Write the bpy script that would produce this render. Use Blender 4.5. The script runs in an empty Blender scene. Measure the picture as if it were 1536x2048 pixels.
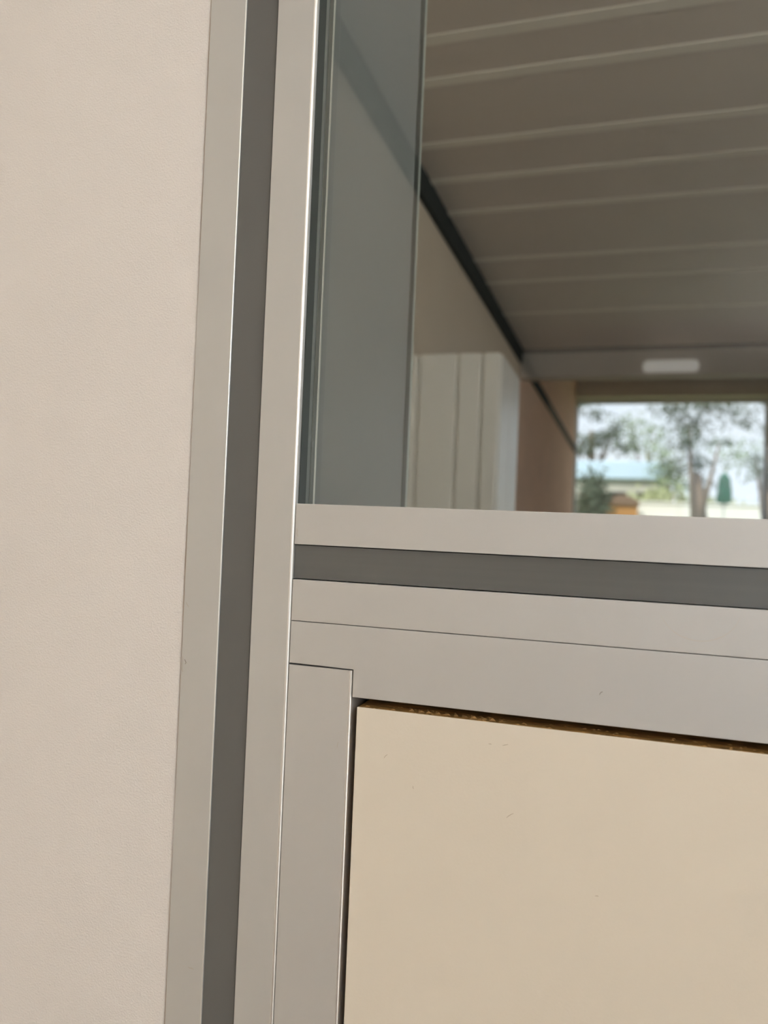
import bpy, bmesh, math, random
from mathutils import Vector, Matrix

random.seed(7)
sc = bpy.context.scene
COL = sc.collection

# ------------------------------------------------------------------ camera
ZC = 2.15                      # camera height above the floor (level with the rail over the door)
D = 0.40                       # camera distance from the partition
YAW, PITCH, ROLL, FPX = 0.303878, 0.016878, 0.041366, 1542.41
cam_data = bpy.data.cameras.new('camera')
cam_data.sensor_fit = 'VERTICAL'
cam_data.sensor_height = 32.0
cam_data.lens = FPX / 2048.0 * 32.0
cam_data.clip_start = 0.01
cam_data.clip_end = 300
cam_data.dof.use_dof = True
cam_data.dof.focus_distance = 0.43
cam_data.dof.aperture_fstop = cam_data.lens / 3.9      # 3.9 mm entrance pupil
cam = bpy.data.objects.new('camera', cam_data)
COL.objects.link(cam)
fw = Vector((-math.sin(YAW) * math.cos(PITCH), math.cos(YAW) * math.cos(PITCH), math.sin(PITCH)))
r0 = Vector((math.cos(YAW), math.sin(YAW), 0))
u0 = r0.cross(fw)
rt = math.cos(ROLL) * r0 + math.sin(ROLL) * u0
up = -math.sin(ROLL) * r0 + math.cos(ROLL) * u0
m = Matrix((rt, up, -fw)).transposed().to_4x4()
m.translation = Vector((0, -D, ZC))
cam.matrix_world = m
sc.camera = cam

# ------------------------------------------------------------------ world, sun, exposure
SKY = 1.22
world = bpy.data.worlds.new('overcast_sky')
sc.world = world
world.use_nodes = True
wn = world.node_tree
bg = wn.nodes['Background']
tc = wn.nodes.new('ShaderNodeTexCoord')
nz = wn.nodes.new('ShaderNodeTexNoise')
nz.inputs['Scale'].default_value = 2.5
nz.inputs['Detail'].default_value = 4
rp = wn.nodes.new('ShaderNodeValToRGB')
rp.color_ramp.elements[0].position = 0.3
rp.color_ramp.elements[0].color = (0.74, 0.84, 1.0, 1)
rp.color_ramp.elements[1].position = 0.7
rp.color_ramp.elements[1].color = (0.95, 0.98, 1.04, 1)
wn.links.new(tc.outputs['Generated'], nz.inputs['Vector'])
wn.links.new(nz.outputs['Fac'], rp.inputs['Fac'])
wn.links.new(rp.outputs['Color'], bg.inputs['Color'])
bg.inputs['Strength'].default_value = SKY

sun_data = bpy.data.lights.new('sun', 'SUN')
sun_data.energy = 3.2
sun_data.angle = math.radians(6)
sun_data.color = (1.0, 0.95, 0.86)
sun = bpy.data.objects.new('sun', sun_data)
COL.objects.link(sun)
sun.rotation_euler = Vector((0.45, 1.0, -0.85)).to_track_quat('-Z', 'Y').to_euler()
sun.location = (-4, -8, 12)

sc.view_settings.view_transform = 'Standard'
sc.view_settings.look = 'None'
sc.view_settings.exposure = 0.0
sc.view_settings.gamma = 1.0
sc.view_settings.use_curve_mapping = False
sc.cycles.use_denoising = True
sc.cycles.sample_clamp_indirect = 12
sc.cycles.max_bounces = 14
sc.cycles.diffuse_bounces = 7
sc.cycles.transparent_max_bounces = 16


# ------------------------------------------------------------------ materials
def mat(name, col, rough=0.5, metal=0.0, var=0.0, var_scale=20.0, bump=0.0, bump_scale=200.0,
        stretch=(1, 1, 1), spec=0.5, detail=3.0):
    m = bpy.data.materials.new(name)
    m.use_nodes = True
    nt = m.node_tree
    b = nt.nodes['Principled BSDF']
    b.inputs['Base Color'].default_value = (*col, 1)
    b.inputs['Roughness'].default_value = rough
    b.inputs['Metallic'].default_value = metal
    b.inputs['Specular IOR Level'].default_value = spec
    t = nt.nodes.new('ShaderNodeTexCoord')
    mp = nt.nodes.new('ShaderNodeMapping')
    mp.inputs['Scale'].default_value = stretch
    nt.links.new(t.outputs['Object'], mp.inputs['Vector'])
    if var > 0:
        n = nt.nodes.new('ShaderNodeTexNoise')
        n.inputs['Scale'].default_value = var_scale
        n.inputs['Detail'].default_value = detail
        nt.links.new(mp.outputs['Vector'], n.inputs['Vector'])
        cr = nt.nodes.new('ShaderNodeValToRGB')
        cr.color_ramp.elements[0].position = 0.3
        cr.color_ramp.elements[1].position = 0.7
        cr.color_ramp.elements[0].color = (*[c * (1 - var) for c in col], 1)
        cr.color_ramp.elements[1].color = (*[min(1, c * (1 + var)) for c in col], 1)
        nt.links.new(n.outputs['Fac'], cr.inputs['Fac'])
        nt.links.new(cr.outputs['Color'], b.inputs['Base Color'])
    if bump > 0:
        n2 = nt.nodes.new('ShaderNodeTexNoise')
        n2.inputs['Scale'].default_value = bump_scale
        n2.inputs['Detail'].default_value = 2
        nt.links.new(mp.outputs['Vector'], n2.inputs['Vector'])
        bp = nt.nodes.new('ShaderNodeBump')
        bp.inputs['Strength'].default_value = bump
        bp.inputs['Distance'].default_value = 0.0004
        nt.links.new(n2.outputs['Fac'], bp.inputs['Height'])
        nt.links.new(bp.outputs['Normal'], b.inputs['Normal'])
    return m


def glass_mat(name, tint, f0):
    m = bpy.data.materials.new(name)
    m.use_nodes = True
    nt = m.node_tree
    nt.nodes.clear()
    out = nt.nodes.new('ShaderNodeOutputMaterial')
    mix = nt.nodes.new('ShaderNodeMixShader')
    tr = nt.nodes.new('ShaderNodeBsdfTransparent')
    tr.inputs['Color'].default_value = (*tint, 1)
    gl = nt.nodes.new('ShaderNodeBsdfGlossy')
    gl.inputs['Roughness'].default_value = 0.0
    gl.inputs['Color'].default_value = (1, 1, 1, 1)
    lw = nt.nodes.new('ShaderNodeLayerWeight')
    pw = nt.nodes.new('ShaderNodeMath'); pw.operation = 'POWER'; pw.inputs[1].default_value = 5.0
    ma = nt.nodes.new('ShaderNodeMath'); ma.operation = 'MULTIPLY_ADD'
    ma.inputs[1].default_value = 1 - f0; ma.inputs[2].default_value = f0
    nt.links.new(lw.outputs['Facing'], pw.inputs[0])
    nt.links.new(pw.outputs[0], ma.inputs[0])
    nt.links.new(ma.outputs[0], mix.inputs['Fac'])
    nt.links.new(tr.outputs[0], mix.inputs[1])
    nt.links.new(gl.outputs[0], mix.inputs[2])
    nt.links.new(mix.outputs[0], out.inputs['Surface'])
    return m


def emit_mat(name, col, s):
    m = mat(name, (0.9, 0.9, 0.88), 0.4)
    b = m.node_tree.nodes['Principled BSDF']
    b.inputs['Emission Color'].default_value = (*col, 1)
    b.inputs['Emission Strength'].default_value = s
    return m


M_PLASTER = mat('cream_painted_plaster', (0.80, 0.778, 0.762), 0.5, var=0.015, var_scale=9, bump=0.9, bump_scale=900)
M_WALL = mat('warm_white_wall_paint', (0.72, 0.62, 0.50), 0.55, var=0.02, var_scale=5, bump=0.2, bump_scale=300)
M_WALLB = mat('beige_wall_paint', (0.66, 0.56, 0.43), 0.55, var=0.02, var_scale=5, bump=0.2, bump_scale=300)
M_CEILF = mat('off_white_ceiling', (0.78, 0.74, 0.68), 0.7)
M_CAULK = mat('shade_toned_sealant', (0.42, 0.36, 0.30), 0.55, var=0.05, var_scale=60)
M_ALU = mat('satin_anodised_aluminium', (0.565, 0.575, 0.575), 0.46, 0.45, var=0.010, var_scale=6, bump=0.05, bump_scale=2500)
M_ALUR = mat('satin_anodised_aluminium_rail', (0.575, 0.58, 0.58), 0.46, 0.45, var=0.010, var_scale=6, bump=0.05, bump_scale=2500)
M_GREY = mat('grey_plastic_insert', (0.118, 0.121, 0.118), 0.42, 0.0, var=0.02, var_scale=8)
M_GREYR = mat('smooth_grey_plastic_insert', (0.112, 0.116, 0.115), 0.26, 0.0, var=0.04, var_scale=60, stretch=(0.05, 1, 4))
M_JAMB = mat('grey_lacquered_jamb', (0.20, 0.212, 0.21), 0.5, 0.0, var=0.02, var_scale=8)
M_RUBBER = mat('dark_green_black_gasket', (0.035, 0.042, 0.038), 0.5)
M_SPACER = mat('grey_spacer_bar', (0.20, 0.20, 0.18), 0.4, 0.3)
M_REAR = mat('pale_green_grey_rear_bead', (0.42, 0.46, 0.42), 0.4, 0.2)
M_BEAD = mat('pale_bead_edge', (0.62, 0.62, 0.58), 0.35, 0.4)
M_DOOR = mat('cream_door_lacquer', (0.755, 0.70, 0.605), 0.36, var=0.012, var_scale=6, bump=0.12, bump_scale=700)
M_CORE = mat('brown_chipboard_core', (0.36, 0.20, 0.055), 0.8, var=0.5, var_scale=260, bump=0.8, bump_scale=800, stretch=(0.35, 1, 1))
M_CHIP = mat('torn_chipboard', (0.50, 0.31, 0.12), 0.8, var=0.3, var_scale=500)
M_ARRIS = mat('highlight_aluminium_edge', (0.90, 0.89, 0.86), 0.28, 0.75)  # corner highlight put into a paler, smoother metal
M_DARK = mat('dark_charcoal_trim', (0.045, 0.05, 0.047), 0.9, spec=0.1)
M_GAP = mat('brown_grey_gap_shade', (0.20, 0.175, 0.145), 0.8)
M_PLANK = mat('beige_perforated_ceiling', (0.66, 0.565, 0.465), 0.5, var=0.06, var_scale=500, bump=0.2, bump_scale=500)
M_STRIP = mat('white_ceiling_strip', (0.88, 0.81, 0.68), 0.6)
M_BEAM = mat('grey_beige_beam', (0.62, 0.57, 0.51), 0.5, var=0.03, var_scale=4)
M_WOOD = mat('brown_wood_cladding', (0.84, 0.50, 0.34), 0.8, var=0.18, var_scale=14, stretch=(6, 6, 0.6), spec=0.1)
M_WHITE = mat('white_cupboard_laminate', (0.96, 0.945, 0.89), 0.35)
M_FLOOR = mat('warm_oak_floor', (0.13, 0.08, 0.06), 0.45, var=0.15, var_scale=8, stretch=(1, 6, 1))
M_FRAMEW = mat('grey_window_frame', (0.55, 0.55, 0.53), 0.4)
M_STORE = mat('dark_grey_store_paint', (0.045, 0.04, 0.035), 0.8)
M_GLASS = glass_mat('clear_glass', (0.985, 0.995, 0.985), 0.040)
M_WGLASS = glass_mat('window_glass', (0.99, 1.0, 0.995), 0.04)
M_SCUFF = mat('grey_scuff', (0.28, 0.26, 0.24), 0.7)
M_SCUFF2 = mat('faint_scuff', (0.50, 0.47, 0.44), 0.6)
M_SCUFF3 = mat('tan_scuff', (0.50, 0.43, 0.33), 0.6)


# ------------------------------------------------------------------ helpers
def link(o, parent=None, **props):
    COL.objects.link(o)
    if parent is not None:
        o.parent = parent
    for k, v in props.items():
        o[k] = v
    return o


def obj(name, bm, material, parent=None, smooth=False, **props):
    me = bpy.data.meshes.new(name)
    bmesh.ops.recalc_face_normals(bm, faces=bm.faces)
    bm.to_mesh(me)
    bm.free()
    me.materials.append(material)
    if smooth:
        for p in me.polygons:
            p.use_smooth = True
    return link(bpy.data.objects.new(name, me), parent, **props)


def thing(name, label, cat, group=None, loc=(0, 0, 0), kind=None):
    o = bpy.data.objects.new(name, None)
    o.empty_display_size = 0.05
    o.location = loc
    link(o, None, label=label, category=cat)
    if group:
        o['group'] = group
    if kind:
        o['kind'] = kind
    return o


def struct(name, label=None):
    o = bpy.data.objects.new(name, None)
    o.empty_display_size = 0.05
    link(o, None, kind='structure')
    if label:
        o['label'] = label
    return o


def add_box(bm, x0, x1, y0, y1, z0, z1):
    vs = [bm.verts.new(p) for p in ((x0, y0, z0), (x1, y0, z0), (x1, y1, z0), (x0, y1, z0),
                                    (x0, y0, z1), (x1, y0, z1), (x1, y1, z1), (x0, y1, z1))]
    for f in ((0, 3, 2, 1), (4, 5, 6, 7), (0, 1, 5, 4), (1, 2, 6, 5), (2, 3, 7, 6), (3, 0, 4, 7)):
        bm.faces.new([vs[i] for i in f])


def box(name, x0, x1, y0, y1, z0, z1, material, parent=None, bevel=0.0, seg=2, edges=None, **props):
    """edges: None = all, or a function(v0, v1) choosing the edges to round"""
    bm = bmesh.new()
    add_box(bm, x0, x1, y0, y1, z0, z1)
    if bevel > 0:
        es = [e for e in bm.edges if edges is None or edges(e.verts[0].co, e.verts[1].co)]
        bmesh.ops.bevel(bm, geom=es, offset=bevel, segments=seg, affect='EDGES', profile=0.5)
    return obj(name, bm, material, parent, **props)


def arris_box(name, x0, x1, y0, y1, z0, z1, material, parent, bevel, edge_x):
    """a profile whose one front corner is rounded, its highlight put into a paler metal"""
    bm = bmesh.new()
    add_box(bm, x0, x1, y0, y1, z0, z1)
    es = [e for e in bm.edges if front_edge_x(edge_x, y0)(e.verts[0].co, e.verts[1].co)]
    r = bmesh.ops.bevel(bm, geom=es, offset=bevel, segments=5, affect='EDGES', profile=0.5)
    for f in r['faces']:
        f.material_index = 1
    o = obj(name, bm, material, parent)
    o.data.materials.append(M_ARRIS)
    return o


def boxes(name, lst, material, parent=None, **props):
    bm = bmesh.new()
    for b in lst:
        add_box(bm, *b)
    return obj(name, bm, material, parent, **props)


def front_edge_x(x, y):
    return lambda a, b: abs(a.x - x) < 1e-6 and abs(b.x - x) < 1e-6 and abs(a.y - y) < 1e-6 and abs(b.y - y) < 1e-6


def front_edges(y):
    return lambda a, b: abs(a.y - y) < 1e-6 and abs(b.y - y) < 1e-6


def tube(name, pts, radii, material, parent, seg=10):
    bm = bmesh.new()
    rings = []
    for (p, r) in zip(pts, radii):
        rings.append([bm.verts.new((p[0] + r * math.cos(2 * math.pi * k / seg), p[1] + r * math.sin(2 * math.pi * k / seg), p[2])) for k in range(seg)])
    for a, b in zip(rings, rings[1:]):
        for k in range(seg):
            bm.faces.new((a[k], a[(k + 1) % seg], b[(k + 1) % seg], b[k]))
    bm.faces.new(rings[0][::-1])
    bm.faces.new(rings[-1])
    return obj(name, bm, material, parent, smooth=True)


def ribbon(name, pts, width, y, material, parent):
    """a fine mark lying on a face that looks towards -Y; pts in (x, z)"""
    bm = bmesh.new()
    L, Rr = [], []
    n = len(pts)
    for i, (x, z) in enumerate(pts):
        a = pts[max(0, i - 1)]; b = pts[min(n - 1, i + 1)]
        dx, dz = b[0] - a[0], b[1] - a[1]
        l = math.hypot(dx, dz) or 1
        w = width * (0.25 + 0.75 * math.sin(math.pi * (i + 0.5) / n))
        nx, nz_ = -dz / l * w / 2, dx / l * w / 2
        L.append(bm.verts.new((x + nx, y - 0.00004, z + nz_)))
        Rr.append(bm.verts.new((x - nx, y - 0.00004, z - nz_)))
    for i in range(n - 1):
        bm.faces.new((L[i], L[i + 1], Rr[i + 1], Rr[i]))
    return obj(name, bm, material, parent)


# ------------------------------------------------------------------ key positions on the partition (metres)
V1, V2, V3, V4, V5, V6 = (D * v for v in (-0.6167, -0.5577, -0.5053, -0.4455, -0.3504, -0.3416))
H1, H2, H3, H4, H5, H6, H7 = (ZC + D * h for h in (0.0254, -0.0318, -0.0815, -0.1393, -0.1990, -0.2374, -0.2500))
XR = 0.78                        # right edge of the door leaf
JR0, JR1, PR1 = XR + 0.0036, XR + 0.0417, XR + 0.110
XL, XRW = -0.47, 3.0             # side walls of the room
HC = 0.80                        # ceiling above the camera
ZCEIL = ZC + HC
YB = 3.015                       # cross beam in the room behind the glass
YW = 6.83                        # its window wall
ZTALL = 3.62                     # its ceiling beyond the beam
YA = -4.2                        # rear wall of the room the camera stands in
TH = 0.226                       # depth of the partition
GL0, GL1 = 0.0135, 0.0245        # front and back of the glazing rebate

# ------------------------------------------------------------------ room shell
box('floor', XL - 0.3, XRW + 0.3, YA - 0.3, TH, -0.15, 0.0, M_FLOOR, kind='structure',
    label='brown wooden floor in front of the door')
box('floor', XL - 0.3, XRW + 0.3, TH, YW + 0.3, -0.15, 0.0, M_FLOOR, kind='structure',
    label='brown wooden floor of the room behind the glass')

# cream plaster beside the mullion, its edge a little uneven against the aluminium
wl = struct('wall_front', 'cream painted plaster wall left of the aluminium mullion')
bm = bmesh.new()
n = 90
prof = []
for i in range(n + 1):
    z = i / n * ZCEIL
    wob = 0.00022 * math.sin(z * 23.0) + 0.00016 * math.sin(z * 61 + 1.0) + random.uniform(-0.00010, 0.00010)
    prof.append((z, V1 + wob))
rows = []
for z, xe in prof:
    rows.append([bm.verts.new(p) for p in ((XL, 0.0010, z), (xe - 0.0060, 0.0010, z), (xe - 0.0022, 0.0009, z),
                                           (xe - 0.0012, 0.0011, z), (xe - 0.0006, 0.0022, z), (xe, 0.0060, z))])
for a, b in zip(rows, rows[1:]):
    for k in range(5):
        bm.faces.new((a[k], a[k + 1], b[k + 1], b[k]))
obj('plaster_face', bm, M_PLASTER, wl, smooth=True)
box('wall_core', XL, V1, 0.006, TH, 0, ZCEIL, M_STORE, wl)
wr2 = struct('wall_front', 'cream plaster wall right of the door')
box('plaster_face', PR1 + 0.0002, XRW, 0.0010, TH, 0, ZCEIL, M_PLASTER, wr2)
# a fine sealant bead, toned darker as the joint's shadow line
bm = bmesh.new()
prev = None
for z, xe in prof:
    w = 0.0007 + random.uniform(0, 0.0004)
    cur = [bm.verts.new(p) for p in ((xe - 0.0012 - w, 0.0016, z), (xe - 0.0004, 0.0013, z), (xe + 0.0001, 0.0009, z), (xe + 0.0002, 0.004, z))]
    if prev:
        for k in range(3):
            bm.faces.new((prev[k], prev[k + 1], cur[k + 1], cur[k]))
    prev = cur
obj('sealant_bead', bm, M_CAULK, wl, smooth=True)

# the room the camera stands in: its walls show only as a faint reflection in the glass
box('wall_left', XL - 0.2, XL, YA, 0, 0, ZCEIL, M_WALL, kind='structure',
    label='warm white side wall in front of the partition')
FW0, FW1, FZ0, FZ1 = 0.30, 2.6, 1.2, 2.72
boxes('wall_back', [(XL - 0.2, FW0, YA - 0.25, YA, 0, ZCEIL), (FW1, XRW + 0.25, YA - 0.25, YA, 0, ZCEIL),
                    (FW0, FW1, YA - 0.25, YA, 0, FZ0), (FW0, FW1, YA - 0.25, YA, FZ1, ZCEIL)], M_WALL,
      kind='structure', label='warm white wall with a window behind the camera')
RF0, RF1, RFZ0, RFZ1 = -2.55, -0.70, 0.30, 2.75  # unseen opening, sill set low to light the metal edges
boxes('wall_right', [(XRW, XRW + 0.25, RF1, TH, 0, ZCEIL), (XRW, XRW + 0.25, YA, RF0, 0, ZCEIL),
                     (XRW, XRW + 0.25, RF0, RF1, 0, RFZ0), (XRW, XRW + 0.25, RF0, RF1, RFZ1, ZCEIL)], M_WALL,
      kind='structure', label='warm white wall with a tall window right of the door')
box('ceiling', XL - 0.2, XRW + 0.25, YA - 0.25, TH / 2, ZCEIL, ZCEIL + 0.3, M_CEILF, kind='structure',
    label='plain off-white ceiling in front of the partition')
box('trim_5', XL, XL + 0.012, YA, -0.003, ZCEIL - 0.060, ZCEIL, M_DARK, kind='structure',
    label='dark trim line along the ceiling in front of the partition')

# the room behind the glass: painted side wall up to the beam, brown boards beyond it
wl2 = struct('wall_left', 'beige side wall behind the glass with brown wooden boards towards the window')
box('painted_face', XL - 0.2, XL, TH, YB, 0, ZCEIL, M_WALLB, wl2)
nb = 19
for i in range(nb):
    y0 = YB + i * (YW - YB) / nb
    y1 = YB + (i + 1) * (YW - YB) / nb
    box('board', XL - 0.2, XL, y0 + 0.002, y1 - 0.002, 0, ZTALL, M_WOOD, wl2, bevel=0.003, seg=1)
box('board_backing', XL - 0.26, XL - 0.2, YB, YW, 0, ZTALL, M_STORE, wl2)
WX0, WX1, WZ0, WZ1 = XL + 0.002, XRW - 0.25, 1.10, ZC + 1.232
boxes('wall_far', [(XL - 0.2, WX0, YW, YW + 0.25, 0, ZTALL), (WX1, XRW + 0.25, YW, YW + 0.25, 0, ZTALL),
                   (WX0, WX1, YW, YW + 0.25, 0, WZ0), (WX0, WX1, YW, YW + 0.25, WZ1, ZTALL)], M_BEAM,
      kind='structure', label='grey beige wall around the wide window behind the glass')
RB0, RB1, RBZ0, RBZ1 = 1.1, 2.4, 1.1, 2.6
boxes('wall_right', [(XRW, XRW + 0.25, TH, RB0, 0, ZTALL), (XRW, XRW + 0.25, RB1, YW, 0, ZTALL),
                     (XRW, XRW + 0.25, RB0, RB1, 0, RBZ0), (XRW, XRW + 0.25, RB0, RB1, RBZ1, ZTALL)], M_WALLB,
      kind='structure', label='right side wall of the room behind the glass')


def window(name, label, axis, a0, a1, z0, z1, c0, c1, panes):
    """axis 'x': opening along X at Y c0..c1 ; axis 'y': along Y at X c0..c1"""
    w = struct(name, label)

    def bx(nm, p0, p1, q0, q1, d0, d1, mt):
        if axis == 'x':
            return box(nm, p0, p1, d0, d1, q0, q1, mt, w)
        return box(nm, d0, d1, p0, p1, q0, q1, mt, w)
    fw_ = 0.032
    bx('frame_rail', a0, a1, z0, z0 + fw_, c0, c1, M_FRAMEW)
    bx('frame_rail', a0, a1, z1 - fw_, z1, c0, c1, M_FRAMEW)
    step = (a1 - a0) / panes
    for i in range(panes + 1):
        ctr = a0 + i * step
        lo = max(a0, ctr - fw_ / 2); hi = min(a1, ctr + fw_ / 2)
        bx('frame_post', lo, hi, z0 + fw_, z1 - fw_, c0, c1, M_FRAMEW)
    cm = (c0 + c1) / 2
    for i in range(panes):
        bx('glass_pane', a0 + i * step + 0.02, a0 + (i + 1) * step - 0.02, z0 + 0.03, z1 - 0.03, cm - 0.003, cm + 0.003, M_WGLASS)
    # importance-sampling portal for the daylight, gives off no light of its own
    L = bpy.data.lights.new('daylight_portal', 'AREA')
    L.shape = 'RECTANGLE'
    L.size = a1 - a0
    L.size_y = z1 - z0
    L.cycles.is_portal = True
    o = bpy.data.objects.new('daylight_portal', L)
    COL.objects.link(o)
    if axis == 'x':
        sgn = 1 if c0 < 0 else -1
        o.location = ((a0 + a1) / 2, (c0 - 0.02) if sgn > 0 else (c1 + 0.02), (z0 + z1) / 2)
        o.rotation_euler = Vector((0, sgn, 0)).to_track_quat('-Z', 'Z').to_euler()
    else:
        o.location = (c1 + 0.02, (a0 + a1) / 2, (z0 + z1) / 2)
        o.rotation_euler = Vector((-1, 0, 0)).to_track_quat('-Z', 'Z').to_euler()


window('window_2', 'wide window onto trees at the far end of the room behind the glass', 'x', WX0, WX1, WZ0, WZ1, YW + 0.10, YW + 0.16, 2)
window('window_3', 'unseen window in the right wall in front of the partition, made tall for its light', 'y', RF0, RF1, RFZ0, RFZ1, XRW + 0.10, XRW + 0.16, 2)
window('window_4', 'window in the wall behind the camera', 'x', FW0, FW1, FZ0, FZ1, YA - 0.16, YA - 0.10, 2)
window('window_5', 'window in the right wall of the room behind the glass', 'y', RB0, RB1, RBZ0, RBZ1, XRW + 0.10, XRW + 0.16, 2)

# ceiling behind the glass: beige perforated planks between pale cover strips
ce = struct('ceiling', 'beige plank ceiling with pale joint strips behind the glass')
box('ceiling_slab', XL - 0.2, XRW + 0.25, TH / 2, YB + 0.10, ZCEIL + 0.03, ZTALL + 0.3, M_STORE, ce)
joints = [0.84, 1.06, 1.29, 1.513, 1.661, 1.942, 2.15, 2.38, 2.82, 3.09, 3.55]
yj = [HC * j - D for j in joints]
edges = [TH] + yj + [YB]
for a, b in zip(edges, edges[1:]):
    box('ceiling_plank', XL + 0.012, XRW, a + 0.003, b - 0.003, ZCEIL, ZCEIL + 0.03, M_PLANK, ce, bevel=0.002, seg=1)
for y in yj:
    box('joint_strip', XL + 0.012, XRW, y - 0.013, y + 0.013, ZCEIL - 0.002, ZCEIL + 0.004, M_STRIP, ce, bevel=0.0006, seg=1)
box('ceiling', XL - 0.26, XRW + 0.25, YB + 0.10, YW + 0.25, ZTALL, ZTALL + 0.3, M_BEAM, kind='structure',
    label='higher plain ceiling between the beam and the far window')
box('trim_1', XL, XL + 0.012, TH + 0.002, YB, ZCEIL - 0.060, ZCEIL + 0.002, M_DARK, kind='structure',
    label='dark trim line where side wall meets plank ceiling behind the glass')
box('trim_2', XL, XL + 0.012, YB + 0.12, YW - 0.01, ZC + 0.735, ZC + 0.785, M_DARK, kind='structure',
    label='dark rail on the brown boards beside the far window')
hd = struct('trim_3', 'grey beige cross beam below the plank ceiling')
box('beam_face', XL, XRW, YB, YB + 0.10, ZC + 0.676, ZTALL, M_BEAM, hd, bevel=0.006)
box('gap_shade_strip', XL + 0.012, XRW, YB - 0.006, YB, ZCEIL - 0.018, ZCEIL, M_GAP, hd)  # solid strip, the shade of a gap put into its colour
box('trim_4', WX0, WX1, YW - 0.12, YW, WZ1 - 0.01, WZ1 + 0.09, M_BEAM, bevel=0.004, kind='structure',
    label='blind box over the far window')

# ------------------------------------------------------------------ mullion (upright with two silver faces and a grey groove)
mu = thing('aluminium_mullion', 'upright silver aluminium mullion with dark grey groove beside the cream wall', 'mullion')
fe = front_edges(0.0)
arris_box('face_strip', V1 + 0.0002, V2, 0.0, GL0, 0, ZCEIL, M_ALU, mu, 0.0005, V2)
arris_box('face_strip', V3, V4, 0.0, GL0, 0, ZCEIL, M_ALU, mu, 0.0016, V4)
box('groove_insert', V2 + 0.0001, V3 - 0.0005, 0.0011, 0.010, 0, ZCEIL, M_GREY, mu)
box('groove_lip', V3 - 0.0013, V3 - 0.0007, 0.0007, 0.010, 0, ZCEIL, M_GREY, mu, bevel=0.0002)
box('mullion_core', V1, V4 - 0.0003, GL0, TH, 0, ZCEIL, M_JAMB, mu)
mu2 = thing('aluminium_mullion', 'far right aluminium mullion at the latch side of the door', 'mullion')
box('face_strip', JR1, JR1 + 0.0239, 0.0, GL0, 0, ZCEIL, M_ALU, mu2, bevel=0.0011, seg=3, edges=front_edge_x(JR1, 0.0))
box('face_strip', JR1 + 0.045, PR1, 0.0, GL0, 0, ZCEIL, M_ALU, mu2, bevel=0.0004)
box('groove_insert', JR1 + 0.0245, JR1 + 0.0449, 0.0011, 0.010, 0, ZCEIL, M_GREY, mu2)
box('mullion_core', JR1 + 0.0003, PR1, GL0, TH, 0, ZCEIL, M_JAMB, mu2)

# ------------------------------------------------------------------ transom rail under the glass
YF = 0.0009
ra = thing('aluminium_rail', 'horizontal silver aluminium rail with grey groove between the glass and the door', 'rail')
X0R = V4 + 0.0004
box('face_strip', X0R, JR1 - 0.0004, YF, GL0, H2, H1, M_ALUR, ra, bevel=0.0006, seg=3,
    edges=lambda a, b: front_edges(YF)(a, b) and a.z > H1 - 1e-5 and b.z > H1 - 1e-5)
box('face_strip', X0R, JR1 - 0.0004, YF, GL0, H4, H3, M_ALUR, ra, bevel=0.0003, seg=2,
    edges=lambda a, b: front_edges(YF)(a, b) and abs(a.z - b.z) < 1e-6)
box('groove_insert', X0R - 0.0002, JR1 - 0.0004, YF + 0.0014, 0.011, H3 + 0.0006, H2 - 0.0006, M_GREYR, ra)
box('rail_core', X0R, JR1 - 0.0004, GL0, TH, H4, H1 - 0.004, M_JAMB, ra)

# ------------------------------------------------------------------ door frame
df = thing('door_frame', 'silver aluminium door frame below the grooved rail', 'door frame')
bm = bmesh.new()
zt = H4 - 0.00035
xs = V5 + 0.0007
poly = [(X0R, H5), (xs, H5), (xs, H6), (JR0 - 0.0007, H6), (JR0 - 0.0007, H5), (JR1 - 0.0004, H5), (JR1 - 0.0004, zt), (X0R, zt)]
f0 = [bm.verts.new((x, YF, z)) for x, z in poly]
f1 = [bm.verts.new((x, 0.055, z)) for x, z in poly]
bm.faces.new(f0)
bm.faces.new(f1[::-1])
for i in range(len(poly)):
    j = (i + 1) % len(poly)
    bm.faces.new((f0[i], f1[i], f1[j], f0[j]))
es = [e for e in bm.edges if all(abs(v.co.y - YF) < 1e-6 for v in e.verts) and abs(e.verts[0].co.z - e.verts[1].co.z) < 1e-6]
bmesh.ops.bevel(bm, geom=es, offset=0.0003, segments=2, affect='EDGES', profile=0.5)
obj('frame_head', bm, M_ALUR, df)
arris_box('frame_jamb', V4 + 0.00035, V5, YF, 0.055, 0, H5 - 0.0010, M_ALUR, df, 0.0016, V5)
box('frame_jamb', JR0, JR1 - 0.00035, YF, 0.055, 0, H5 - 0.0006, M_ALUR, df, bevel=0.0012, seg=4, edges=front_edge_x(JR0, YF))
box('door_stop', V4 + 0.00035, V6 + 0.012, 0.046, 0.066, 0, H6, M_RUBBER, df)
box('door_stop', XR - 0.012, JR1 - 0.00035, 0.046, 0.066, 0, H6, M_RUBBER, df)
box('door_stop', V6 + 0.012, XR - 0.012, 0.046, 0.066, H7 - 0.012, H6, M_RUBBER, df)

# ------------------------------------------------------------------ door leaf
dr = struct('door_1', 'cream lacquered door leaf with raw brown chipboard top edge')
YD = 0.0010
box('door_skin', V6, XR, YD, YD + 0.0011, 0.006, H7, M_DOOR, dr, bevel=0.00025, seg=1)
box('door_core', V6 + 0.0002, XR - 0.0002, YD + 0.0011, YD + 0.0389, 0.006, H7 - 0.0003, M_CORE, dr)
box('door_skin', V6, XR, YD + 0.0389, YD + 0.040, 0.006, H7, M_DOOR, dr)
box('edge_band', V6 - 0.0002, V6 + 0.0002, YD + 0.0012, YD + 0.0388, 0.006, H7 - 0.002, M_CORE, dr)
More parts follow.
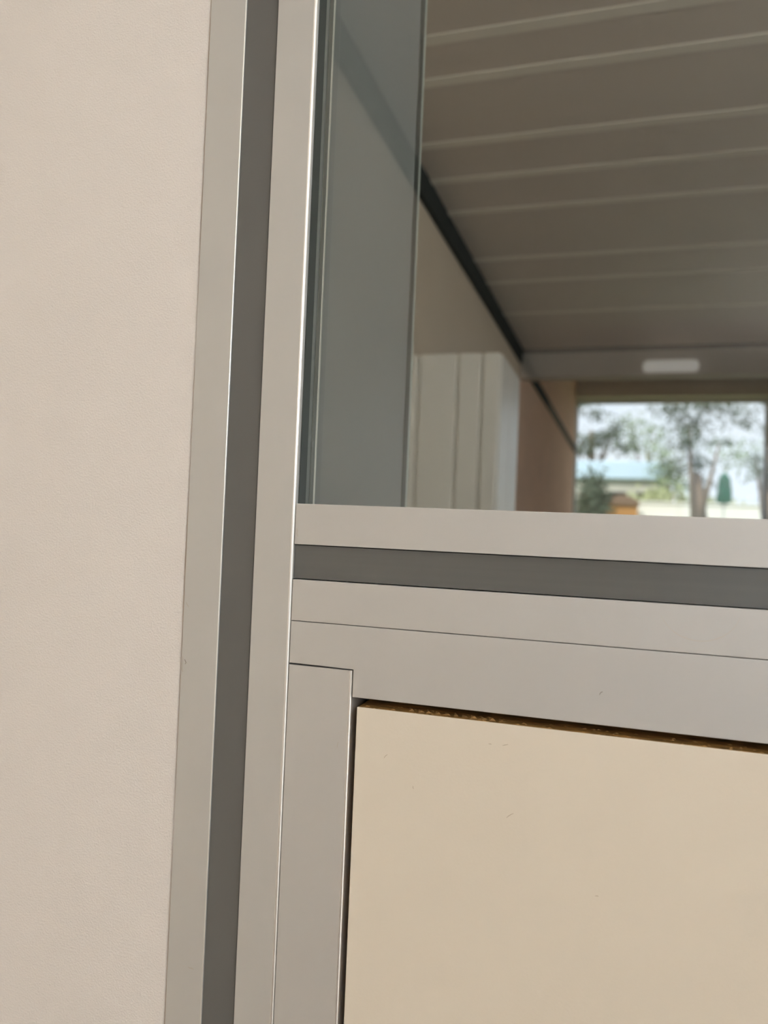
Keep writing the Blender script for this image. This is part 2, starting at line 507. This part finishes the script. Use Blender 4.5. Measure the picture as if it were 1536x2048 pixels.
# saw marks torn into the raw top edge
bm = bmesh.new()
for i in range(11):
    x = -0.1085 + i * 0.0049 + random.uniform(-0.0004, 0.0004)
    l = random.uniform(0.0022, 0.0034)
    y0 = YD + random.uniform(0.0042, 0.0052); y1 = y0 + random.uniform(0.006, 0.009)
    zb = H7 - 0.0004
    hgt = random.uniform(0.0007, 0.0012)
    a = bm.verts.new((x, y0, zb)); b = bm.verts.new((x + l, y0 + 0.001, zb)); c = bm.verts.new((x + l * 0.3 - 0.0016, y1, zb))
    t = bm.verts.new((x + l * 0.5, y0 + 0.002, zb + hgt)); t2 = bm.verts.new((x - 0.001, y1 - 0.001, zb + hgt * 0.5))
    for f in ((a, b, t), (b, c, t2, t), (c, a, t, t2), (a, c, b)):
        bm.faces.new(f)
obj('saw_marks', bm, M_CHIP, dr, kind='stuff')
bm = bmesh.new()
for i in range(170):
    x = random.uniform(V6 + 0.004, 0.12)
    y = YD + random.uniform(0.0014, 0.012)
    s = random.uniform(0.0003, 0.0010)
    z = H7 - 0.0004
    vs = [bm.verts.new((x + s * 2 * math.cos(k * 2.1 + x * 900), y + s * math.sin(k * 2.1 + x * 900), z)) for k in range(3)]
    t = bm.verts.new((x, y, z + s * 0.6))
    for k in range(3):
        bm.faces.new((vs[k], vs[(k + 1) % 3], t))
obj('torn_fibres', bm, M_CHIP, dr, kind='stuff')

# ------------------------------------------------------------------ glazing over the door
w1 = struct('window_1', 'clear glass fanlight over the door with grey jamb')
GX0, GX1 = V4 - 0.006, JR1 + 0.006
GZ1 = ZCEIL - 0.09
box('glass_pane', V4, JR1, GL0, GL0 + 0.006, H1 - 0.003, GZ1, M_GLASS, w1)
# side of the mullion is lined: gasket, spacer bar, pale bead, grey jamb
box('gasket', V4 - 0.0002, V4 + 0.0006, 0.0040, GL0 - 0.0002, H1 - 0.002, GZ1, M_RUBBER, w1)  # gasket, its dark tone also holding the shade on the mullion's side
box('rear_gasket', V4, V4 + 0.0005, GL0 + 0.0062, GL1, H1 - 0.002, GZ1, M_SPACER, w1)
box('glazing_bead', V4 - 0.0002, V4 + 0.0009, GL1 + 0.0002, GL1 + 0.0022, H1 - 0.004, GZ1, M_BEAD, w1, bevel=0.0003)
box('jamb_lining', V4 - 0.0003, V4 + 0.0002, GL1 + 0.0022, TH - 0.013, H1 - 0.004, GZ1, M_JAMB, w1)
box('gasket', V4 - 0.0003, V4 + 0.0008, TH - 0.013, TH - 0.002, H1 - 0.004, GZ1, M_RUBBER, w1)
box('rear_bead', V4 - 0.0003, V4 + 0.0009, TH - 0.002, TH + 0.004, H1 - 0.004, GZ1, M_REAR, w1, bevel=0.0004)
box('jamb_lining', JR1 - 0.0004, JR1 + 0.0003, GL1 + 0.0022, TH - 0.002, H1 - 0.004, GZ1, M_JAMB, w1)
box('glazing_seal', V4, JR1, GL0 - 0.003, GL0 - 0.0001, H1 - 0.0016, H1 - 0.0006, M_RUBBER, w1)
box('head_rail', V4 + 0.0004, JR1 - 0.0004, YF, TH, GZ1, ZCEIL, M_ALUR, w1, bevel=0.0006)

# ------------------------------------------------------------------ fine marks on the faces
ribbon('scuff', [(-0.2453, 2.0999), (-0.2447, 2.0990), (-0.2438, 2.0978), (-0.2432, 2.0969)], 0.0005, 0.0, M_SCUFF2, mu)
ribbon('scuff', [(-0.2444, 2.0664), (-0.2440, 2.0656), (-0.2433, 2.0645), (-0.2440, 2.0635)], 0.0006, 0.0, M_SCUFF, mu)
ribbon('scuff', [(-0.2460, 2.0680), (-0.2456, 2.0665), (-0.2459, 2.0600), (-0.2452, 2.0588)], 0.0006, 0.0, M_SCUFF2, mu)
ribbon('scuff', [(-0.2330, 1.8895), (-0.2318, 1.8891), (-0.2304, 1.8893), (-0.2290, 1.8888)], 0.0006, 0.0, M_SCUFF2, mu)
ribbon('scuff', [(X0R + 0.0009, 2.1462), (X0R + 0.0013, 2.1448), (X0R + 0.0012, 2.1432), (X0R + 0.0018, 2.1416)], 0.0005, YF, M_SCUFF2, ra)
arc = [(0.0355 + 0.0185 * math.cos(a), 2.1175 + 0.0170 * math.sin(a)) for a in [math.radians(200 + 8 * k) for k in range(19)]]
ribbon('scuff', arc, 0.00035, YF, mat('very_faint_scuff', (0.585, 0.55, 0.51), 0.5, 0.4), ra)
ribbon('scuff', [(-0.0094, 2.0699), (-0.0092, 2.0707), (-0.0085, 2.0715), (-0.0078, 2.0716)], 0.0004, YF, M_SCUFF, df)
ribbon('scuff', [(-0.1467, 2.0297), (-0.1470, 2.0280), (-0.1472, 2.0263)], 0.0003, YF, M_SCUFF2, df)
ribbon('scuff', [(-0.0565, 2.0390), (-0.0553, 2.0394), (-0.0537, 2.0399)], 0.00035, YD, M_SCUFF3, dr)
ribbon('scuff', [(-0.0638, 2.0389), (-0.0628, 2.0390), (-0.0622, 2.0388)], 0.00035, YD, M_SCUFF3, dr)
ribbon('scuff', [(-0.0531, 2.0024), (-0.0521, 2.0035), (-0.0508, 2.0045), (-0.0496, 2.0052)], 0.00035, YD, M_SCUFF3, dr)
ribbon('scuff', [(-0.0081, 1.9708), (-0.0071, 1.9710), (-0.0064, 1.9709)], 0.00035, YD, M_SCUFF3, dr)
ribbon('scuff', [(-0.1200, 2.0244), (-0.1192, 2.0256), (-0.1181, 2.0265)], 0.00035, YD, M_SCUFF3, dr)
ribbon('scuff', [(-0.1032, 2.0117), (-0.1032, 2.0109), (-0.1029, 2.0101)], 0.00035, YD, M_SCUFF3, dr)

# ------------------------------------------------------------------ cupboard by the side wall behind the glass
cx1 = -0.164 * 1.593
cy0, cy1 = 1.193, 1.49
cz = ZC + 0.370
cu = thing('tall_cupboard', 'tall white cupboard with vertical grooves against the side wall', 'cupboard', loc=(XL + 0.003, cy0, 0))
ox, oy = XL, cy0


def cbox(nm, x0, x1, y0, y1, z0, z1, mt, bev=0.0):
    return box(nm, x0 - ox, x1 - ox, y0 - oy, y1 - oy, z0, z1, mt, cu, bevel=bev)


cbox('carcass', XL, cx1 - 0.004, cy0 + 0.018, cy1, 0, cz, M_WHITE)
gx = [XL, -0.438, -0.352, -0.300, cx1]
for a, b in zip(gx, gx[1:]):
    cbox('front_panel', a + 0.0022, b - 0.0022, cy0, cy0 + 0.016, 0.06, cz, M_WHITE, 0.004)
cbox('side_panel', cx1 - 0.004, cx1, cy1 - 0.14, cy1, 0.06, cz, M_WHITE, 0.001)
cbox('side_panel', cx1 - 0.004, cx1, cy0 + 0.018, cy1 - 0.146, 0.06, cz, M_WHITE, 0.001)

# ------------------------------------------------------------------ glowing body on the beam, added lamps in the front room
wlp = thing('beam_oblong', 'small oblong glowing body on the cross beam above the far window', 'lamp', loc=(0.155, YB, ZC + 0.706))  # oblong body with a weak glow of its own
box('glow_body', -0.11, 0.11, -0.055, -0.012, -0.026, 0.026, emit_mat('opal_glow', (1.0, 0.96, 0.9), 0.17), wlp, bevel=0.0214, seg=5)
box('oblong_base', -0.06, 0.06, -0.012, 0.0, -0.018, 0.018, M_FRAMEW, wlp)

LAMP = 51.0  # strength of unseen lamps added to light the partition and ceiling
M_OPAL = emit_mat('opal_diffuser', (0.98, 1.0, 1.01), LAMP)
for i, (lx, ly, ln, lz) in enumerate(((1.05, -0.60, 1.0, ZCEIL), (1.05, -2.30, 1.0, ZCEIL))):
    t = thing('added_long_lamp', ('added long lamp out of view nearest the partition', 'added long lamp out of view further from the partition')[i],
              'lamp', 'added long lamps', loc=(lx, ly, lz))
    box('lamp_diffuser', -0.07, 0.07, -ln / 2, ln / 2, -0.465, -0.42, M_OPAL, t, bevel=0.02, seg=4)
    box('light_cutoff_tray', -0.078, 0.078, -ln / 2, ln / 2, -0.50, -0.456, M_FRAMEW, t, bevel=0.006)  # added tray, shaped to dim the lower part of the partition
    for sg in (-1, 1):
        box('end_cap', -0.072, 0.072, sg * ln / 2 - 0.008, sg * ln / 2 + 0.008, -0.502, -0.418, M_FRAMEW, t, bevel=0.004)
        tube('wire', [(0, sg * ln * 0.4, -0.425), (0, sg * ln * 0.4, -0.007)], [0.0015, 0.0015], M_FRAMEW, t, 6)
        box('ceiling_cup', -0.03, 0.03, sg * ln * 0.4 - 0.03, sg * ln * 0.4 + 0.03, -0.03, -0.0005, M_FRAMEW, t, bevel=0.006)
fl = thing('added_side_lamp', 'added white column lamp out of view right of the door', 'lamp', loc=(2.35, -0.75, 0))  # added unseen to brighten the metal edges down their length
tube('foot', [(0, 0, 0), (0, 0, 0.03)], [0.16, 0.15], M_FRAMEW, fl, 20)
tube('glow_body', [(0, 0, 0.12), (0, 0, 1.0), (0, 0, 1.75)], [0.15, 0.155, 0.15], emit_mat('added_lamp_glow', (1.0, 0.97, 0.93), 2.6), fl, 24)
tube('pole', [(0, 0, 0.02), (0, 0, 0.14)], [0.012, 0.012], M_FRAMEW, fl, 8)

# ------------------------------------------------------------------ outdoors
M_GRASS = mat('lawn', (0.16, 0.22, 0.07), 0.9, var=0.3, var_scale=2)
M_LEAFD = mat('dark_leaf', (0.085, 0.12, 0.08), 0.7, var=0.4, var_scale=3)
M_LEAFL = mat('light_leaf', (0.24, 0.32, 0.18), 0.7, var=0.4, var_scale=3)
M_LEAFY = mat('yellow_green_leaf', (0.42, 0.46, 0.24), 0.8, var=0.25, var_scale=2)
M_BARK = mat('grey_brown_bark', (0.22, 0.165, 0.12), 0.9, var=0.3, var_scale=5, stretch=(1, 1, 0.3))
M_RENDER = mat('white_render', (0.86, 0.85, 0.80), 0.8)
M_PALE = mat('pale_building_wall', (0.55, 0.53, 0.48), 0.8, var=0.1, var_scale=1)
M_BLUE = mat('pale_blue_roof_sheet', (0.58, 0.74, 0.90), 0.4)
M_SHED = mat('orange_timber', (0.50, 0.24, 0.07), 0.6, var=0.2, var_scale=6, stretch=(8, 8, 0.5))
M_SHEDR = mat('brown_roof_felt', (0.20, 0.13, 0.09), 0.8)
M_GREEN = mat('green_canvas', (0.03, 0.19, 0.11), 0.7)
M_PAVE = mat('pale_bounce_concrete', (0.54, 0.54, 0.53), 0.85, var=0.06, var_scale=1.5)
box('ground', -40, 60, YW + 0.3, 70, -0.45, -0.15, M_GRASS, kind='structure', label='green lawn beyond the far window')
box('ground', XRW + 0.3, 60, -40, YW + 0.3, -0.45, -0.15, M_PAVE, kind='structure', label='added pale concrete ground that throws light into the right windows')  # unseen paving added to throw light up at the metal edges
box('ground', -40, XRW + 0.3, -40, YA - 0.3, -0.45, -0.15, M_PAVE, kind='structure', label='pale concrete yard behind the camera')


def ry(Z):
    return Z - D


def foliage(name, blobs, nleaf, size, material, parent, spread=0.42):
    bm = bmesh.new()
    tot = sum(b[3] * b[4] * b[5] for b in blobs)
    for (x, y, z, rx, ryy, rz) in blobs:
        for k in range(max(20, int(nleaf * rx * ryy * rz / tot))):
            v = Vector((random.gauss(0, spread), random.gauss(0, spread), random.gauss(0, spread)))
            c = Vector((x + v.x * rx, y + v.y * ryy, z + v.z * rz))
            a = Vector((random.gauss(0, 1), random.gauss(0, 1), random.gauss(0, 1))).normalized()
            b = a.orthogonal().normalized()
            s = size * random.uniform(0.6, 1.3)
            q = [bm.verts.new(c + a * s), bm.verts.new(c + b * s * 0.45), bm.verts.new(c - a * s), bm.verts.new(c - b * s * 0.45)]
            bm.faces.new(q)
    return obj(name, bm, material, parent, kind='stuff')


def tree(name, label, X, Z, trunk_r, trunk_h, blobs, nleaf, size, lm, group=None):
    """blobs: sideways slope, upward slope (times the distance Z) and half-widths in metres of the leaf masses"""
    x0, y0 = X, ry(Z)
    t = thing(name, label, 'tree', group, loc=(x0, y0, -0.15))
    tube('trunk', [(0, 0, -0.1), (0.02, 0, trunk_h * 0.3), (0.08, 0.05, trunk_h * 0.7), (0.0, 0, trunk_h)],
         [trunk_r * 1.15, trunk_r, trunk_r * 0.85, trunk_r * 0.4], M_BARK, t)
    bl = []
    for (bx_, e, rx, r2, rz) in blobs:
        bl.append((bx_ * Z - x0, random.uniform(-0.5, 0.5), ZC + e * Z + 0.15, rx, r2, rz))
    for b in bl[:4]:
        tube('branch', [(0, 0, trunk_h * 0.62), (b[0] * 0.5, b[1] * 0.5, (trunk_h * 0.62 + b[2]) / 2), (b[0], b[1], b[2])],
             [trunk_r * 0.4, trunk_r * 0.25, trunk_r * 0.08], M_BARK, t, 6)
    foliage('leaves', bl, nleaf, size, lm, t)
    return t


tree('tree', 'dark leafed tree behind the blue roofed building', -1.7, 38, 0.24, 7.2,
     [(-0.045, 0.116, 0.9, 1.0, 0.6), (-0.025, 0.122, 0.8, 1.0, 0.6), (-0.058, 0.104, 0.9, 1.0, 0.5), (-0.015, 0.135, 0.6, 0.8, 0.4),
      (-0.062, 0.160, 0.8, 0.8, 0.4), (-0.005, 0.108, 0.9, 1.0, 0.4), (-0.04, 0.150, 0.9, 0.8, 0.4)], 1150, 0.11, M_LEAFD, 'garden trees')
tree('tree', 'tall tree with thick trunk in the middle of the garden', 1.45, 18, 0.215, 3.7,
     [(0.072, 0.140, 0.55, 0.8, 0.36), (0.068, 0.112, 0.5, 0.7, 0.34), (0.080, 0.090, 0.55, 0.6, 0.26), (0.102, 0.113, 0.5, 0.5, 0.10),
      (0.052, 0.160, 0.6, 0.8, 0.25), (0.090, 0.160, 0.7, 0.8, 0.2), (0.088, 0.066, 0.5, 0.5, 0.22), (0.118, 0.155, 0.6, 0.5, 0.2),
      (0.055, 0.085, 0.4, 0.5, 0.3), (0.13, 0.14, 0.6, 0.5, 0.2)],
     2300, 0.050, M_LEAFD, 'garden trees')
tree('tree', 'light green bush-like tree between building and garden wall', 1.36, 28.3, 0.10, 4.4,
     [(0.046, 0.080, 0.7, 0.6, 0.6), (0.055, 0.062, 0.8, 0.6, 0.5), (0.040, 0.100, 0.6, 0.5, 0.5)], 700, 0.08, M_LEAFL, 'garden trees')
tree('tree', 'slim tree at the right end of the garden wall', 3.32, 21, 0.22, 4.0,
     [(0.150, 0.080, 0.45, 0.5, 0.35), (0.146, 0.098, 0.3, 0.4, 0.2), (0.158, 0.160, 0.4, 0.5, 0.2), (0.162, 0.13, 0.4, 0.4, 0.3)],
     620, 0.05, M_LEAFD, 'garden trees')
tree('tree', 'pale distant tree behind the roof', 1.0, 44, 0.16, 7.0,
     [(0.01, 0.115, 1.8, 1.2, 1.0), (0.030, 0.13, 1.5, 1.0, 0.9), (0.0, 0.14, 1.2, 1, 0.8), (0.12, 0.105, 1.8, 1.2, 0.9), (0.14, 0.09, 1.8, 1, 0.9)],
     800, 0.13, M_LEAFL, 'garden trees')

b = thing('garden_building', 'low pale building with light blue roof band beyond the lawn', 'building', loc=(-0.3, ry(30), -0.15))
box('wall', -3.6, 1.55, 0, 4.0, 0, 4.40, M_PALE, b)
box('roof_band', -3.8, 1.70, -0.3, 4.2, 4.36, 5.02, M_BLUE, b, bevel=0.04)
for k in range(4):
    box('window', -2.2 + k * 0.95, -1.6 + k * 0.95, -0.04, 0.0, 2.9, 3.9, M_DARK, b)
h = thing('hedge', 'dark clipped hedge left of the timber shed', 'hedge', loc=(-0.83, ry(20.4), -0.15))
foliage('leaves', [(0, 0, 1.0, 0.36, 0.5, 1.3), (-0.06, 0, 2.9, 0.33, 0.45, 0.75), (0.1, 0, 3.0, 0.28, 0.4, 0.7)], 5200, 0.09, M_LEAFD, h, 0.5)
tube('stem', [(0, 0, 0), (0, 0, 1.5), (0, 0, 3.2)], [0.12, 0.09, 0.03], M_BARK, h)
s = thing('timber_shed', 'small orange timber shed with rounded brown roof', 'shed', loc=(-0.10, ry(22), -0.15))
for k in range(6):
    box('wall_board', -0.40 + k * 0.1333 + 0.004, -0.40 + (k + 1) * 0.1333 - 0.004, 0, 0.03, 0, 3.18, M_SHED, s, bevel=0.006, seg=1)
box('shed_core', -0.39, 0.39, 0.03, 1.6, 0, 3.16, M_SHED, s)
bm = bmesh.new()
arcp = [(-0.44 + 0.88 * k / 10, 3.17 + 0.22 * math.sin(math.pi * (k + 0.8) / 11.6)) for k in range(11)]
fr = [bm.verts.new((x, -0.1, z)) for x, z in arcp] + [bm.verts.new((0.44, -0.1, 3.12)), bm.verts.new((-0.44, -0.1, 3.12))]
bk = [bm.verts.new((v.co.x, 1.7, v.co.z)) for v in fr]
bm.faces.new(fr)
bm.faces.new(bk[::-1])
for k in range(len(fr)):
    j = (k + 1) % len(fr)
    bm.faces.new((fr[k], bk[k], bk[j], fr[j]))
obj('roof', bm, M_SHEDR, s)
gw = thing('garden_wall', 'bright white garden wall behind the tree trunks', 'wall', loc=(2.2, ry(24), -0.15))
box('wall_face', -1.95, 2.2, 0, 0.2, 0, ZC + 0.040 * 24 + 0.15, M_RENDER, gw)
box('coping', -1.98, 2.25, -0.06, 0.26, ZC + 0.040 * 24 + 0.15, ZC + 0.040 * 24 + 0.21, M_RENDER, gw, bevel=0.02)
hb = thing('hedge', 'pale yellow green hedge rising over the white garden wall', 'hedge', loc=(2.33, ry(25.2), -0.15))
foliage('leaves', [(-1.4, 0, 3.3, 0.9, 0.5, 0.5), (-0.2, 0, 3.2, 0.9, 0.5, 0.45), (1.0, 0, 3.0, 0.9, 0.4, 0.4), (-0.5, 0, 1.5, 1.6, 0.4, 1.4)], 5200, 0.10, M_LEAFY, hb)
pa = thing('parasol', 'folded green parasol in front of the white garden wall', 'parasol', loc=(2.22, ry(20), -0.15))
tube('pole', [(0, 0, 0), (0, 0, 2.0), (0, 0, 4.0)], [0.025, 0.025, 0.02], M_FRAMEW, pa, 8)
tube('canopy', [(0, 0, 3.14), (0, 0, 3.20), (0.01, 0, 3.45), (0, 0, 3.75), (0, 0, 3.9)], [0.10, 0.185, 0.16, 0.13, 0.02], M_GREEN, pa, 12)
tube('foot', [(0, 0, 0), (0, 0, 0.08)], [0.3, 0.25], M_FRAMEW, pa, 14)
